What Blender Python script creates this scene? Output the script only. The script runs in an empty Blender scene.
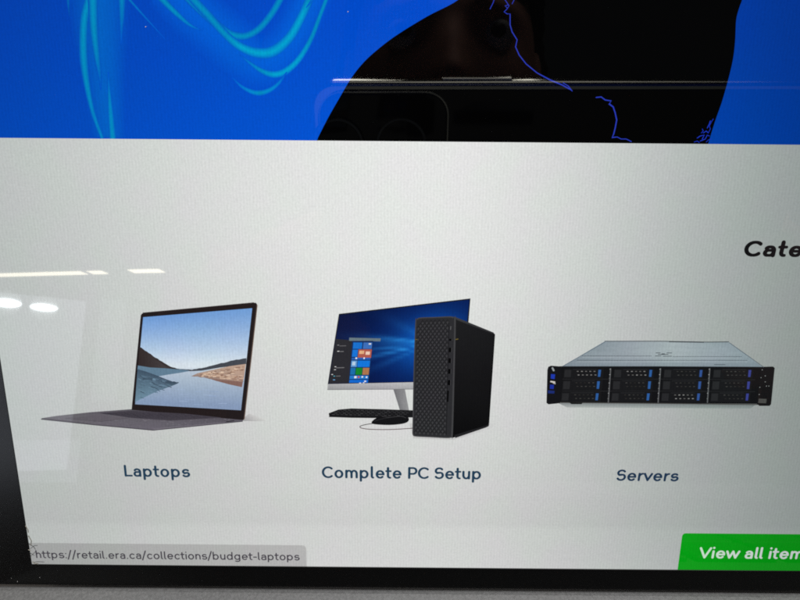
import bpy, bmesh, math, random
from mathutils import Vector, Matrix, noise
random.seed(4)
R = math.radians
S = bpy.context.scene
COL = S.collection

# ------------------------------------------------------------------ frames
# Laptop frame: origin on the display glass, X right, Y up along the display, Z out of it.
TILT = R(25)                       # the lid leans back this much
M_LAP = Matrix(((1, 0, 0, 0),
                (0, math.sin(TILT), -math.cos(TILT), 0),
                (0, math.cos(TILT), math.sin(TILT), 0.20),
                (0, 0, 0, 1)))
F_PX = 620.0                       # focal length for an 800 px wide picture
H_CAM = 0.10                       # the lens is this far from the glass
PITCH = math.atan(F_PX / 2500.0)
ROLL = R(0.5)
fwd = Vector((0, -math.sin(PITCH), -math.cos(PITCH)))
up0 = Vector((0, math.cos(PITCH), -math.sin(PITCH)))
rt0 = Vector((1, 0, 0))
RT = rt0 * math.cos(ROLL) + up0 * math.sin(ROLL)
UP = up0 * math.cos(ROLL) - rt0 * math.sin(ROLL)
CAM = Vector((0, 0, H_CAM))


def ray(u, v):
    return (RT * ((u - 400) / F_PX) + UP * ((300 - v) / F_PX) + fwd).normalized()


def P(u, v):
    d = ray(u, v)
    t = -CAM.z / d.z
    return Vector((CAM.x + d.x * t, CAM.y + d.y * t))


T0, SIG_L, SIG_R, SIGY = 0.02, 0.87, 0.555, 1.07   # viewing-angle response of the LCD


def fall(x, y):
    d = (Vector((x, y, 0)) - CAM).normalized()
    t = d.x - T0
    return math.exp(-(t / (SIG_R if t > 0 else SIG_L)) ** 2 - (min(d.y, 0) / SIGY) ** 2)


def lin(c):
    o = []
    for k in c[:3]:
        k = k / 255.0
        o.append(k / 12.92 if k <= 0.04045 else ((k + 0.055) / 1.055) ** 2.4)
    return o


def shade(c, x, y):
    f = fall(x, y)
    return [min(k / f, 1.5) for k in lin(c)] + [1.0]


def mix(a, b, t):
    return [a[i] + (b[i] - a[i]) * t for i in range(3)]


# ------------------------------------------------------------------ materials
def new_mat(name):
    m = bpy.data.materials.new(name)
    m.use_nodes = True
    return m, m.node_tree, m.node_tree.nodes['Principled BSDF']


def node(nt, typ, **kw):
    n = nt.nodes.new(typ)
    for k, v in kw.items():
        setattr(n, k, v)
    return n


def math_node(nt, op, a, b=None):
    n = node(nt, 'ShaderNodeMath', operation=op)
    for i, v in enumerate((a, b)):
        if v is None:
            continue
        if isinstance(v, (int, float)):
            n.inputs[i].default_value = v
        else:
            nt.links.new(v, n.inputs[i])
    return n.outputs[0]


def pixel_material(name):
    """lit LCD pixels under clear glass; the picture itself comes from the page's colours"""
    m, nt, b = new_mat(name)
    L = nt.links
    att = node(nt, 'ShaderNodeAttribute', attribute_name='page')
    tc = node(nt, 'ShaderNodeTexCoord')
    # panel grain: two fine noises and a slow colour drift
    n1 = node(nt, 'ShaderNodeTexNoise'); n1.inputs['Scale'].default_value = 3000; n1.inputs['Detail'].default_value = 1
    n2 = node(nt, 'ShaderNodeTexNoise'); n2.inputs['Scale'].default_value = 1900; n2.inputs['Detail'].default_value = 2
    n3 = node(nt, 'ShaderNodeTexNoise'); n3.inputs['Scale'].default_value = 140; n3.inputs['Detail'].default_value = 1
    mp = node(nt, 'ShaderNodeMapping'); mp.inputs['Scale'].default_value = (1.7, 0.45, 1.0)
    mp.inputs['Rotation'].default_value = (0, 0, 0.12)
    L.new(tc.outputs['Object'], mp.inputs['Vector'])
    for n in (n1, n3):
        L.new(tc.outputs['Object'], n.inputs['Vector'])
    L.new(mp.outputs['Vector'], n2.inputs['Vector'])
    # pixel rows and columns beating with the camera sensor
    w1 = node(nt, 'ShaderNodeTexWave', wave_type='BANDS', bands_direction='X')
    w1.inputs['Scale'].default_value = 600; w1.inputs['Distortion'].default_value = 1.4
    w1.inputs['Detail'].default_value = 0
    L.new(tc.outputs['Object'], w1.inputs['Vector'])
    w2 = node(nt, 'ShaderNodeTexWave', wave_type='BANDS', bands_direction='Y')
    w2.inputs['Scale'].default_value = 800; w2.inputs['Distortion'].default_value = 2.0
    w2.inputs['Detail'].default_value = 0
    L.new(tc.outputs['Object'], w2.inputs['Vector'])
    g = math_node(nt, 'MULTIPLY', math_node(nt, 'SUBTRACT', n1.outputs['Fac'], 0.5), 0.20)
    g2 = math_node(nt, 'MULTIPLY', math_node(nt, 'SUBTRACT', n2.outputs['Fac'], 0.5), 0.13)
    g3 = math_node(nt, 'MULTIPLY', math_node(nt, 'SUBTRACT', w1.outputs['Fac'], 0.5), 0.048)
    g4 = math_node(nt, 'MULTIPLY', math_node(nt, 'SUBTRACT', w2.outputs['Fac'], 0.5), 0.008)
    grain = math_node(nt, 'ADD', math_node(nt, 'ADD', g, g2), math_node(nt, 'ADD', g3, g4))
    # viewing angle of the panel
    geo = node(nt, 'ShaderNodeNewGeometry')
    vt = node(nt, 'ShaderNodeVectorTransform', vector_type='VECTOR', convert_from='WORLD', convert_to='OBJECT')
    L.new(geo.outputs['Incoming'], vt.inputs[0])
    sx = node(nt, 'ShaderNodeSeparateXYZ'); L.new(vt.outputs[0], sx.inputs[0])
    tt = math_node(nt, 'ADD', sx.outputs[0], T0)       # positive when seen from the left half
    t = math_node(nt, 'ADD', math_node(nt, 'MULTIPLY', math_node(nt, 'MAXIMUM', tt, 0.0), 1 / SIG_L),
                  math_node(nt, 'MULTIPLY', math_node(nt, 'MINIMUM', tt, 0.0), 1 / SIG_R))
    ty = math_node(nt, 'MULTIPLY', math_node(nt, 'MAXIMUM', sx.outputs[1], 0.0), 1 / SIGY)
    fo = math_node(nt, 'EXPONENT', math_node(nt, 'MULTIPLY', math_node(nt, 'ADD', math_node(nt, 'MULTIPLY', t, t), math_node(nt, 'MULTIPLY', ty, ty)), -1.0))
    st = math_node(nt, 'MULTIPLY', fo, math_node(nt, 'ADD', grain, 1.0))
    # slow colour drift
    hs = node(nt, 'ShaderNodeMixRGB', blend_type='MULTIPLY'); hs.inputs[0].default_value = 1
    ramp = node(nt, 'ShaderNodeValToRGB')
    ramp.color_ramp.elements[0].position = 0.35; ramp.color_ramp.elements[0].color = (0.985, 1.0, 0.98, 1)
    ramp.color_ramp.elements[1].position = 0.65; ramp.color_ramp.elements[1].color = (1.0, 0.98, 0.995, 1)
    L.new(n3.outputs['Fac'], ramp.inputs[0])
    L.new(att.outputs['Color'], hs.inputs[1]); L.new(ramp.outputs[0], hs.inputs[2])
    b.inputs['Base Color'].default_value = (0.0012, 0.0012, 0.0014, 1)
    b.inputs['Roughness'].default_value = 0.02
    b.inputs['IOR'].default_value = 1.47
    # the panel turns a little green off axis
    ti = node(nt, 'ShaderNodeMixRGB', blend_type='MULTIPLY')
    fx = math_node(nt, 'SUBTRACT', 1.0, math_node(nt, 'EXPONENT', math_node(nt, 'MULTIPLY', math_node(nt, 'MULTIPLY', t, t), -1.0)))
    L.new(math_node(nt, 'POWER', fx, 1.5), ti.inputs[0])
    L.new(hs.outputs[0], ti.inputs[1]); ti.inputs[2].default_value = (0.78, 1.0, 0.965, 1)
    L.new(ti.outputs[0], b.inputs['Emission Color'])
    L.new(st, b.inputs['Emission Strength'])
    return m


def solid(name, col, rough=0.5, metal=0.0, nscale=None, namt=0.15, bump=0.0, coat=0.0):
    m, nt, b = new_mat(name)
    b.inputs['Roughness'].default_value = rough
    b.inputs['Metallic'].default_value = metal
    b.inputs['Coat Weight'].default_value = coat
    if nscale:
        tc = node(nt, 'ShaderNodeTexCoord')
        n = node(nt, 'ShaderNodeTexNoise'); n.inputs['Scale'].default_value = nscale
        n.inputs['Detail'].default_value = 3
        nt.links.new(tc.outputs['Object'], n.inputs['Vector'])
        r = node(nt, 'ShaderNodeValToRGB')
        r.color_ramp.elements[0].position = 0.3
        r.color_ramp.elements[1].position = 0.7
        r.color_ramp.elements[0].color = [k * (1 - namt) for k in col] + [1]
        r.color_ramp.elements[1].color = [min(1, k * (1 + namt)) for k in col] + [1]
        nt.links.new(n.outputs['Fac'], r.inputs[0])
        nt.links.new(r.outputs[0], b.inputs['Base Color'])
        if bump:
            bp = node(nt, 'ShaderNodeBump'); bp.inputs['Strength'].default_value = bump
            bp.inputs['Distance'].default_value = 0.0002
            nt.links.new(n.outputs['Fac'], bp.inputs['Height'])
            nt.links.new(bp.outputs[0], b.inputs['Normal'])
    else:
        b.inputs['Base Color'].default_value = list(col) + [1]
    return m


def lamp_mat(name, col, strength):
    m, nt, b = new_mat(name)
    b.inputs['Base Color'].default_value = (0.8, 0.8, 0.8, 1)
    b.inputs['Emission Color'].default_value = list(col) + [1]
    b.inputs['Emission Strength'].default_value = strength
    return m


PIX = pixel_material('lit_display_pixels')
BLACK = solid('black_bezel_plastic', (0.0008, 0.0008, 0.0008), 0.19, nscale=300, namt=0.3)
BLACK.node_tree.nodes['Principled BSDF'].inputs['Specular IOR Level'].default_value = 0.33
ALU = solid('speckled_grey_aluminium', (0.18, 0.183, 0.188), 0.55, metal=0.2, nscale=2200, namt=0.2, bump=0.2)
DARKPL = solid('dark_key_plastic', (0.03, 0.03, 0.032), 0.5, nscale=400)
CRACK = solid('chipped_glass_edge', (0.32, 0.30, 0.25), 0.35, nscale=5000, namt=0.4)
SCRATCH = solid('hairline_crack', (0.03, 0.03, 0.03), 0.6, nscale=3000)
DUST = solid('pale_dust', (0.75, 0.75, 0.75), 0.9, nscale=9000)


# ------------------------------------------------------------------ object helpers
def link(name, me, mat, parent=None, mw=None):
    o = bpy.data.objects.new(name, me)
    COL.objects.link(o)
    if mat:
        me.materials.append(mat)
    if parent:
        o.parent = parent
    elif mw is not None:
        o.matrix_world = mw
    return o


def thing(name, label, cat, mw, group=None):
    o = bpy.data.objects.new(name, None)
    o.empty_display_size = 0.02
    COL.objects.link(o)
    o.matrix_world = mw
    o['label'] = label
    o['category'] = cat
    if group:
        o['group'] = group
    return o


def bm_obj(name, bm, mat, parent=None, mw=None, smooth=False):
    me = bpy.data.meshes.new(name)
    bmesh.ops.recalc_face_normals(bm, faces=bm.faces)
    bm.to_mesh(me)
    bm.free()
    if smooth:
        for p in me.polygons:
            p.use_smooth = True
    return link(name, me, mat, parent, mw)


def add_box(bm, x0, x1, y0, y1, z0, z1, bev=0.0, seg=2):
    r = bmesh.ops.create_cube(bm, size=1.0)
    for v in r['verts']:
        v.co = Vector((x0 + (v.co.x + .5) * (x1 - x0), y0 + (v.co.y + .5) * (y1 - y0), z0 + (v.co.z + .5) * (z1 - z0)))
    if bev:
        es = list({e for v in r['verts'] for e in v.link_edges})
        bmesh.ops.bevel(bm, geom=es, offset=bev, segments=seg, profile=0.5, affect='EDGES')


def add_cyl(bm, c, r0, r1, z0, z1, seg=40):
    M = Matrix.Translation((c[0], c[1], (z0 + z1) / 2))
    bmesh.ops.create_cone(bm, cap_ends=True, segments=seg, radius1=r0, radius2=r1, depth=z1 - z0, matrix=M)


# ------------------------------------------------------------------ flat page artwork
class Art:
    """flat artwork on the display: coloured faces in page layers a few microns apart"""

    def __init__(self, level):
        self.v, self.c, self.f, self.z, self.dz = [], [], [], level * 30e-6, 0.7e-6

    def _up(self):
        self.z += self.dz

    def raw(self, pts, cols):
        self._up()
        i = len(self.v)
        for p, c in zip(pts, cols):
            self.v.append((p[0], p[1], self.z)); self.c.append(c)
        self.f.append(list(range(i, i + len(pts))))

    def poly(self, px, col):
        pts = [P(*q) for q in px]
        if isinstance(col[0], (tuple, list)):
            cs = [shade(c, *p) for c, p in zip(col, pts)]
        else:
            cs = [shade(col, *p) for p in pts]
        self.raw(pts, cs)

    def grid(self, quad, nx, ny, fn):
        """quad TL,TR,BR,BL in picture points; fn(s,t)->colour, s right, t down"""
        self._up()
        i0 = len(self.v)
        TL, TR, BR, BL = [Vector(q) for q in quad]
        for j in range(ny + 1):
            t = j / ny
            for i in range(nx + 1):
                s = i / nx
                q = (TL * (1 - s) + TR * s) * (1 - t) + (BL * (1 - s) + BR * s) * t
                p = P(q.x, q.y)
                self.v.append((p[0], p[1], self.z)); self.c.append(shade(fn(s, t), *p))
        for j in range(ny):
            for i in range(nx):
                a = i0 + j * (nx + 1) + i
                self.f.append([a, a + 1, a + nx + 2, a + nx + 1])

    def ribbon(self, pts, widths, cols, cap=True):
        """pts in page metres; widths and cols one per point or single"""
        n = len(pts)
        if not isinstance(widths, (list, tuple)):
            widths = [widths] * n
        if not isinstance(cols[0], (list, tuple)):
            cols = [cols] * n
        self._up()
        Lp, Rp = [], []
        for i in range(n):
            a = pts[max(0, i - 1)]; b = pts[min(n - 1, i + 1)]
            d = (Vector(b) - Vector(a))
            d = d.normalized() if d.length > 0 else Vector((1, 0))
            m = 1.0
            if 0 < i < n - 1:
                e = (Vector(pts[i]) - Vector(a)).normalized()
                m = min(1.35, 1 / max(0.3, abs(d.dot(e))))
            nrm = Vector((-d.y, d.x)) * (widths[i] / 2 * m)
            Lp.append(Vector(pts[i]) + nrm); Rp.append(Vector(pts[i]) - nrm)
        i0 = len(self.v)
        for i in range(n):
            for q in (Lp[i], Rp[i]):
                self.v.append((q.x, q.y, self.z)); self.c.append(shade(cols[i], q.x, q.y))
        for i in range(n - 1):
            a = i0 + 2 * i
            self.f.append([a + 1, a + 3, a + 2, a])
        if cap:
            for end, sgn in ((0, -1), (n - 1, 1)):
                c = Vector(pts[end]); r = widths[end] / 2
                if r < 1e-6:
                    continue
                o = Vector(pts[1 if end == 0 else n - 2])
                d = (c - o).normalized(); nn = Vector((-d.y, d.x))
                fan = [c + nn * r]
                for k in range(1, 8):
                    a = math.pi * k / 8
                    fan.append(c + nn * r * math.cos(a) + d * r * math.sin(a))
                fan.append(c - nn * r)
                fan.reverse()
                i1 = len(self.v)
                for q in fan:
                    self.v.append((q.x, q.y, self.z)); self.c.append(shade(cols[end], q.x, q.y))
                self.f.append(list(range(i1, i1 + len(fan))))

    def line(self, px, wpx, col, smooth=0, cap=True):
        """a drawn line through picture points, width in picture pixels"""
        q = [Vector(p) for p in px]
        w = list(wpx) if isinstance(wpx, (list, tuple)) else [wpx] * len(q)
        c = list(col) if isinstance(col[0], (list, tuple)) else [col] * len(q)
        if smooth:
            q2, w2, c2 = [], [], []
            for i in range(len(q) - 1):
                p0, p1, p2, p3 = q[max(0, i - 1)], q[i], q[i + 1], q[min(len(q) - 1, i + 2)]
                for k in range(smooth):
                    t = k / smooth
                    q2.append(0.5 * ((2 * p1) + (p2 - p0) * t + (2 * p0 - 5 * p1 + 4 * p2 - p3) * t * t
                                     + (3 * p1 - p0 - 3 * p2 + p3) * t ** 3))
                    w2.append(w[i] + (w[i + 1] - w[i]) * t)
                    c2.append(mix(c[i], c[i + 1], t))
            q2.append(q[-1]); w2.append(w[-1]); c2.append(c[-1])
            q, w, c = q2, w2, c2
        k = (P(q[0].x + 1, q[0].y) - P(q[0].x, q[0].y)).length
        self.ribbon([P(p.x, p.y) for p in q], [x * k for x in w], c, cap)

    def soft_line(self, px, wpx, col, n, edge=0.0):
        """a drawn line whose two borders fade into the banner's blue"""
        k0, z0 = len(self.v), len(self.f)
        self.line(px, [w * 1.75 for w in wpx], col, smooth=n, cap=False)
        pts, cs = self.v[k0:], self.c[k0:]
        self.v, self.c, self.f = self.v[:k0], self.c[:k0], self.f[:z0]
        m = len(pts) // 2
        for i in range(m):
            l, r = Vector(pts[2 * i]), Vector(pts[2 * i + 1])
            for t, g in ((0, edge), (.30, .75), (.5, 1), (.70, .75), (1, edge)):
                q = l.lerp(r, t)
                bg_ = lin(mix(BLUE0, BLUE1, min(1, max(0, (q.y - ybn) / .03))))
                self.v.append(tuple(q)); self.c.append([bg_[j] + (cs[2 * i][j] - bg_[j]) * g for j in range(3)] + [1])
        for i in range(m - 1):
            for j in range(4):
                a = k0 + 5 * i + j
                self.f.append([a + 1, a + 6, a + 5, a])

    def build(self, name, parent):
        me = bpy.data.meshes.new(name)
        me.from_pydata(self.v, [], self.f)
        a = me.color_attributes.new('page', 'FLOAT_COLOR', 'POINT')
        for i, c in enumerate(self.c):
            a.data[i].color = c
        me.update()
        # every face looks out of the display
        bm = bmesh.new(); bm.from_mesh(me)
        for f in bm.faces:
            if f.normal.z < 0:
                f.normal_flip()
        bm.to_mesh(me); bm.free()
        return link(name, me, PIX, parent)


# ------------------------------------------------------------------ a rounded one-line alphabet
def arc(cx, cy, rx, ry, a0, a1, n=14):
    return [(cx + rx * math.cos(R(a0 + (a1 - a0) * i / n)), cy + ry * math.sin(R(a0 + (a1 - a0) * i / n))) for i in range(n + 1)]


def glyph(ch, w):
    """(advance, strokes): centre lines, cap height 0.705, x height 0.49"""
    h = w / 2
    b, x, c, asc, d = h - 0.006, 0.512 - h, 0.705 - h, 0.735 - h, -0.19 + h
    o = x + 0.006
    m = (x + b) / 2
    ry = (o - b) / 2
    rx = 0.215 - h * 0.35
    l = h + 0.055
    cx = l + rx
    q = 0.135
    stem = 2 * l
    if ch == ' ':
        return 0.26, []
    if ch == 'L':
        return 0.555, [[(l + .02, c), (l + .02, h)], [(l + .02, h), (0.50, h)]]
    if ch == 'P':
        r = (c - 0.30) / 2
        return 0.63, [[(l + .02, c), (l + .02, h)], [(l + .02, c), (0.36, c)] + arc(0.36, c - r, 0.19, r, 90, -90)[1:] + [(l + .02, 0.30)]]
    if ch == 'C':
        return 0.69, [arc(0.37 + h * .2, (c + b) / 2, 0.31 - h * .1, (c - b) / 2, 48, 312, 24)]
    if ch == 'S':
        s1 = arc(0.305, c - 0.155, 0.20, 0.155, 35, 230, 14)
        s2 = arc(0.30, b + 0.172, 0.215, 0.172, 60, -150, 16)
        return 0.60, [s1 + s2]
    if ch == 'V':
        return 0.68, [[(0.05, c), (0.335, h)], [(0.335, h), (0.62, c)]]
    if ch in 'oO':
        return 2 * cx, [arc(cx, m, rx, ry, 90, 450, 28)]
    if ch in 'pb':
        y0, y1 = (d, x) if ch == 'p' else (asc, h)
        return 2 * cx + .015, [[(l, y0), (l, y1)], arc(cx, m, rx, ry, 90, 450, 28)]
    if ch in 'dq':
        y0, y1 = (asc, h)
        return 2 * cx + .02, [[(l + 2 * rx, y0), (l + 2 * rx, y1)], arc(cx, m, rx, ry, 90, 450, 28)]
    if ch == 'g':
        return 2 * cx + .02, [[(l + 2 * rx, x), (l + 2 * rx, -0.03)] + arc(cx, -0.03, rx, -0.03 - d, 0, -140, 12)[1:],
                              arc(cx, m, rx, ry, 90, 450, 28)]
    if ch == 'a':
        e = l + 0.335 - h * .2
        bt = m + .035
        rb = (bt - b) / 2
        return e + l, [arc(e - .165, o - .15, .165, .15, 145, 0, 12) + [(e, h)],
                       [(e, bt)] + arc(l + .12, b + rb, .125, rb, 90, 270, 14) + arc(e - .13, b + .14, .13, .14, -90, -10, 8)[1:]]
    if ch == 'e':
        return 2 * cx - .01, [[(l, m + .005), (l + 2 * rx - .005, m + .005)], arc(cx, m, rx, ry, 0, 315, 26)]
    if ch == 'c':
        return 2 * cx - .06, [arc(cx, m, rx, ry, 48, 312, 22)]
    if ch == 's':
        k = 0.166
        s1 = arc(l + k, o - .112, k - .005, .112, 38, 235, 12)
        s2 = arc(l + k - .002, b + .118, k + .01, .118, 60, -148, 14)
        return 2 * l + 2 * k - .02, [s1 + s2]
    if ch == 't':
        return 0.375, [[(0.155, 0.62), (0.155, b + .12)] + arc(0.275, b + .12, .12, .12, 180, 280, 8)[1:], [(0.045, x), (0.315, x)]]
    if ch == 'l':
        return 0.27 if w < .13 else .29, [[(l, asc), (l, b + .09)] + arc(l + .085, b + .09, .085, .09, 180, 265, 6)[1:]]
    if ch == 'i':
        return stem, [[(l, x), (l, h)], [(l, 0.66), (l, 0.668)]]
    if ch == 'r':
        return 0.38, [[(l, x), (l, h)], arc(l + .20, o - .20, .20, .20, 180, 88, 10)]
    if ch in 'nh':
        r = 0.165
        return 2 * l + 2 * r, [[(l, x if ch == 'n' else asc), (l, h)], [(l, o - .19)] + arc(l + r, o - .19, r, .19, 180, 0, 16)[1:] + [(l + 2 * r, h)]]
    if ch == 'm':
        r = 0.15
        a1 = [(l, o - .17)] + arc(l + r, o - .17, r, .17, 180, 0, 14)[1:] + [(l + 2 * r, h)]
        a2 = [(l + 2 * r, o - .17)] + arc(l + 3 * r, o - .17, r, .17, 180, 0, 14)[1:] + [(l + 4 * r, h)]
        return 2 * l + 4 * r, [[(l, x), (l, h)], a1, a2]
    if ch == 'u':
        r = 0.165
        return 2 * l + 2 * r, [[(l, x), (l, b + .19)] + arc(l + r, b + .19, r, .19, 180, 360, 16)[1:], [(l + 2 * r, x), (l + 2 * r, h)]]
    if ch == 'v':
        return 0.50, [[(0.05, x), (0.25, h)], [(0.25, h), (0.45, x)]]
    if ch == 'w':
        return 0.78, [[(0.05, x), (0.22, h)], [(0.22, h), (0.39, x)], [(0.39, x), (0.56, h)], [(0.56, h), (0.73, x)]]
    if ch == ':':
        return 0.24, [[(.12, x - .02), (.12, x - .012)], [(.12, h), (.12, h + .008)]]
    if ch == '.':
        return 0.24, [[(.12, h), (.12, h + .008)]]
    if ch == '/':
        return 0.38, [[(.04, -.07), (.33, .74)]]
    if ch == '-':
        return 0.38, [[(.08, .27), (.30, .27)]]
    raise ValueError(ch)


def text_width(s, w):
    return sum(glyph(ch, w)[0] for ch in s)


def write(art, s, px0, px1, cap_px, w, col, full=None, slant=0.0):
    """set a line of lettering between two picture points of its baseline"""
    a, b = P(*px0), P(*px1)
    full = full or s
    k = (P(px0[0], px0[1] - cap_px) - a).length / 0.705
    sx = (b - a).length / text_width(s, w)
    dx = (b - a).normalized()
    dy = Vector((-dx.y, dx.x))
    x = 0.0
    for ch in full:
        adv, st = glyph(ch, w)
        for q in st:
            pts = [a + dx * ((x + p[0]) * sx + slant * p[1] * k) + dy * (p[1] * k) for p in q]
            # upright strokes are heavier than level ones, the more so the bolder the face
            ct = min(.32, max(0, (w - .09) * 4.5))
            ws = []
            for i in range(len(q)):
                a_, b_ = q[max(0, i - 1)], q[min(len(q) - 1, i + 1)]
                dd = Vector((b_[0] - a_[0], b_[1] - a_[1]))
                vert = abs(dd.y) / dd.length if dd.length > .02 else 1
                ws.append(w * (k * .5 + sx * .5) * (1 - ct * (1 - vert)))
            art.ribbon(pts, ws, col)
        x += adv
    art.z += 1e-6


# ------------------------------------------------------------------ the laptop
lap = thing('laptop', 'open laptop with black bezel and speckled grey deck showing a shop web page', 'laptop', M_LAP)

XL = P(32, 564).x
YB = P(400, 567.2).y
XR = XL + 0.309
YT = YB + 0.190
YH = P(400, 585).y                 # where the lid meets the deck

# page background
WHITE = (230, 232, 230)
pg = Art(0)
wl = lin(WHITE) + [1]
nx, ny = 8, 6
pg.raw([(XL, YB), (XR, YB), (XR, YT), (XL, YT)], [wl] * 4)
screen = pg.build('screen', lap)
# a slightly lighter band along the foot of the page
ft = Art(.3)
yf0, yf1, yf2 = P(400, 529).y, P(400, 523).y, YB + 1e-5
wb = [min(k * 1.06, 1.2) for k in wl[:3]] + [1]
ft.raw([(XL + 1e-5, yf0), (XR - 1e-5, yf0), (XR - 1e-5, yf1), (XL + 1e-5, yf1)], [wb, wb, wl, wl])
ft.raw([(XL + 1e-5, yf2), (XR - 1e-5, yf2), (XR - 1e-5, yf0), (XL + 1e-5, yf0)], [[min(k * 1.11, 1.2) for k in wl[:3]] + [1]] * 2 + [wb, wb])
ft.build('lighter_foot_band', lap)

# bezel: a raised frame with a bevelled inner lip
BZ = 0.00012
def frame_mesh(xl, xr, yb, yt, ol, orr, ob, ot, z0, z1, lip):
    bm = bmesh.new()
    rings = []
    for (a, bb, c, d, z) in ((xl, xr, yb, yt, z0), (xl - lip, xr + lip, yb - lip, yt + lip, z1),
                             (ol + .0003, orr - .0003, ob, ot - .0003, z1), (ol, orr, ob, ot, z1 - .0001),
                             (ol, orr, ob, ot, -.005)):
        rings.append([bm.verts.new(p) for p in ((a, c, z), (bb, c, z), (bb, d, z), (a, d, z))])
    for r0, r1 in zip(rings, rings[1:]):
        for i in range(4):
            j = (i + 1) % 4
            bm.faces.new((r0[i], r0[j], r1[j], r1[i]))
    bm.faces.new(rings[-1])
    return bm
bezel = bm_obj('bezel', frame_mesh(XL, XR, YB, YT, XL - .0075, XR + .0075, YH - .0005, YT + .011, -2e-6, BZ, .00004), BLACK, lap)
# chipped lower left corner of the display
bm = bmesh.new()
def tube_line(bm, pts, r, z):
    for a, b in zip(pts, pts[1:]):
        a, b = Vector((*a, z)), Vector((*b, z))
        d = b - a
        M = Matrix.Translation((a + b) / 2) @ d.to_track_quat('Z', 'Y').to_matrix().to_4x4()
        bmesh.ops.create_cone(bm, cap_ends=True, segments=6, radius1=r, radius2=r * .8, depth=d.length, matrix=M)
for q in ([(29, 535), (32, 540), (31.5, 545)], [(26, 525), (28.5, 529), (29, 532)], [(33, 561), (36, 563), (39, 562.5)], [(29, 549), (31.5, 550)]):
    tube_line(bm, [P(*p) for p in q], .00008, .0002)
bm_obj('chipped_edge', bm, CRACK, lap)
bm = bmesh.new()
for q in ([(29, 543), (34, 546), (36, 549)], [(30, 557), (34, 553), (36, 551)], [(34, 562), (38, 561), (45, 561.5)], [(30, 552), (35, 555)],
          [(31, 548), (35, 545), (38, 545)]):
    tube_line(bm, [P(*p) for p in q], .00005, .00016)
bm_obj('hairline_crack', bm, SCRATCH, lap)
for (u, v, r) in ((672, 508, .00009), (146, 27, .00010), (348, 12, .0001), (18, 581, .00007), (40, 577, .00006), (12, 578, .00005)):
    p = P(u, v)
    bm = bmesh.new()
    bmesh.ops.create_icosphere(bm, subdivisions=1, radius=r, matrix=Matrix.Translation((p.x, p.y, (BZ if v > 570 else .0001))))
    bm_obj('dust_speck', bm, DUST, lap)

# deck (base half of the laptop), level on the table
def DK(x, t, z=0.0):
    """deck point: t metres toward the user from the hinge, z up"""
    y = YH - .0004 - math.sin(TILT) * t + math.cos(TILT) * z
    zz = .0002 + math.cos(TILT) * t + math.sin(TILT) * z
    return Vector((x, y, zz))
Xa, Xb, DEP, TH = XL - .0075, XR + .0075, 0.215, 0.016
bm = bmesh.new()
add_box(bm, Xa, Xb, 0, DEP, -TH, 0, .0012, 3)
for v in bm.verts:
    v.co = DK(v.co.x, v.co.y, v.co.z)
deck = bm_obj('deck', bm, ALU, lap)
bm = bmesh.new()
for row in range(6):
    n = 14
    t0 = .022 + row * .0188
    if row == 5:
        spans = [(0, 1), (1, 2), (2, 3), (3, 4), (4, 9), (9, 10), (10, 11), (11, 12), (12, 13), (13, 14)]
    else:
        spans = [(i, i + 1) for i in range(14)]
    for a, b in spans:
        x0 = Xa + .02 + a * (Xb - Xa - .04) / n; x1 = Xa + .02 + b * (Xb - Xa - .04) / n
        add_box(bm, x0 + .001, x1 - .001, t0 + .001, t0 + .0178, .0001, .0013, .0004, 1)
for v in bm.verts:
    v.co = DK(v.co.x, v.co.y, v.co.z)
bm_obj('keyboard', bm, DARKPL, lap)
bm = bmesh.new()
add_box(bm, -.02, .09, .145, .205, .0001, .0004, .0001, 1)
for v in bm.verts:
    v.co = DK(v.co.x, v.co.y, v.co.z)
bm_obj('touchpad', bm, solid('grey_touchpad', (.25, .25, .26), .35, .2, nscale=900), lap)
# lid back shell
bm = bmesh.new()
add_box(bm, XL - .0075, XR + .0075, YH, YT + .011, -.0085, -.0051, .001, 2)
bm_obj('lid_shell', bm, ALU, lap)

# ---------------------------------------------------------------- hero banner
def band_y(u):                       # lower border of the banner, picture points
    return 138.2 + (144.4 - 138.2) * u / 800

ban = Art(1)
ybn = P(400, 141.3).y
BLUE0, BLUE1 = (0, 84, 212), (0, 70, 196)
nxb, nyb = 40, 14
ban._up()
for j in range(nyb + 1):
    for i in range(nxb + 1):
        x = XL + (XR - XL) * i / nxb
        y = ybn + (YT - ybn) * j / nyb
        t = min(1, max(0, (y - ybn) / .03))
        c = mix(BLUE0, BLUE1, t)
        lc = lin(c) + [1]
        ban.v.append((x, y, ban.z)); ban.c.append(lc)
for j in range(nyb):
    for i in range(nxb):
        a = j * (nxb + 1) + i
        ban.f.append([a, a + 1, a + nxb + 2, a + nxb + 1])
banner = ban.build('banner', lap)

sil = Art(2)
left = [(500, -60), (480, -22), (458, 0), (428, 16), (400, 33), (382, 46), (365, 61), (352, 77), (340, 97), (328, 118), (317, 139.6)]
right = [(708, 143.7), (715, 121), (722, 101), (729, 76), (733, 58), (735, 40), (736, 20), (739, 8), (743, -4), (752, -40), (752, -60)]
def smooth_px(px, n=6):
    q = [Vector(p) for p in px]; out = []
    for i in range(len(q) - 1):
        p0, p1, p2, p3 = q[max(0, i - 1)], q[i], q[i + 1], q[min(len(q) - 1, i + 2)]
        for k in range(n):
            t = k / n
            out.append(0.5 * ((2 * p1) + (p2 - p0) * t + (2 * p0 - 5 * p1 + 4 * p2 - p3) * t * t + (3 * p1 - p0 - 3 * p2 + p3) * t ** 3))
    out.append(q[-1])
    return [(v.x, v.y) for v in out]
outl = [P(*q) for q in smooth_px(left) + smooth_px(right)]
for q in outl:
    if abs(q.y - ybn) < .0004 or q.y < ybn:
        q.y = ybn
sil.raw(outl, [shade((0, 0, 0), *q) for q in outl])
sil.build('dark_silhouette', banner)

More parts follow.
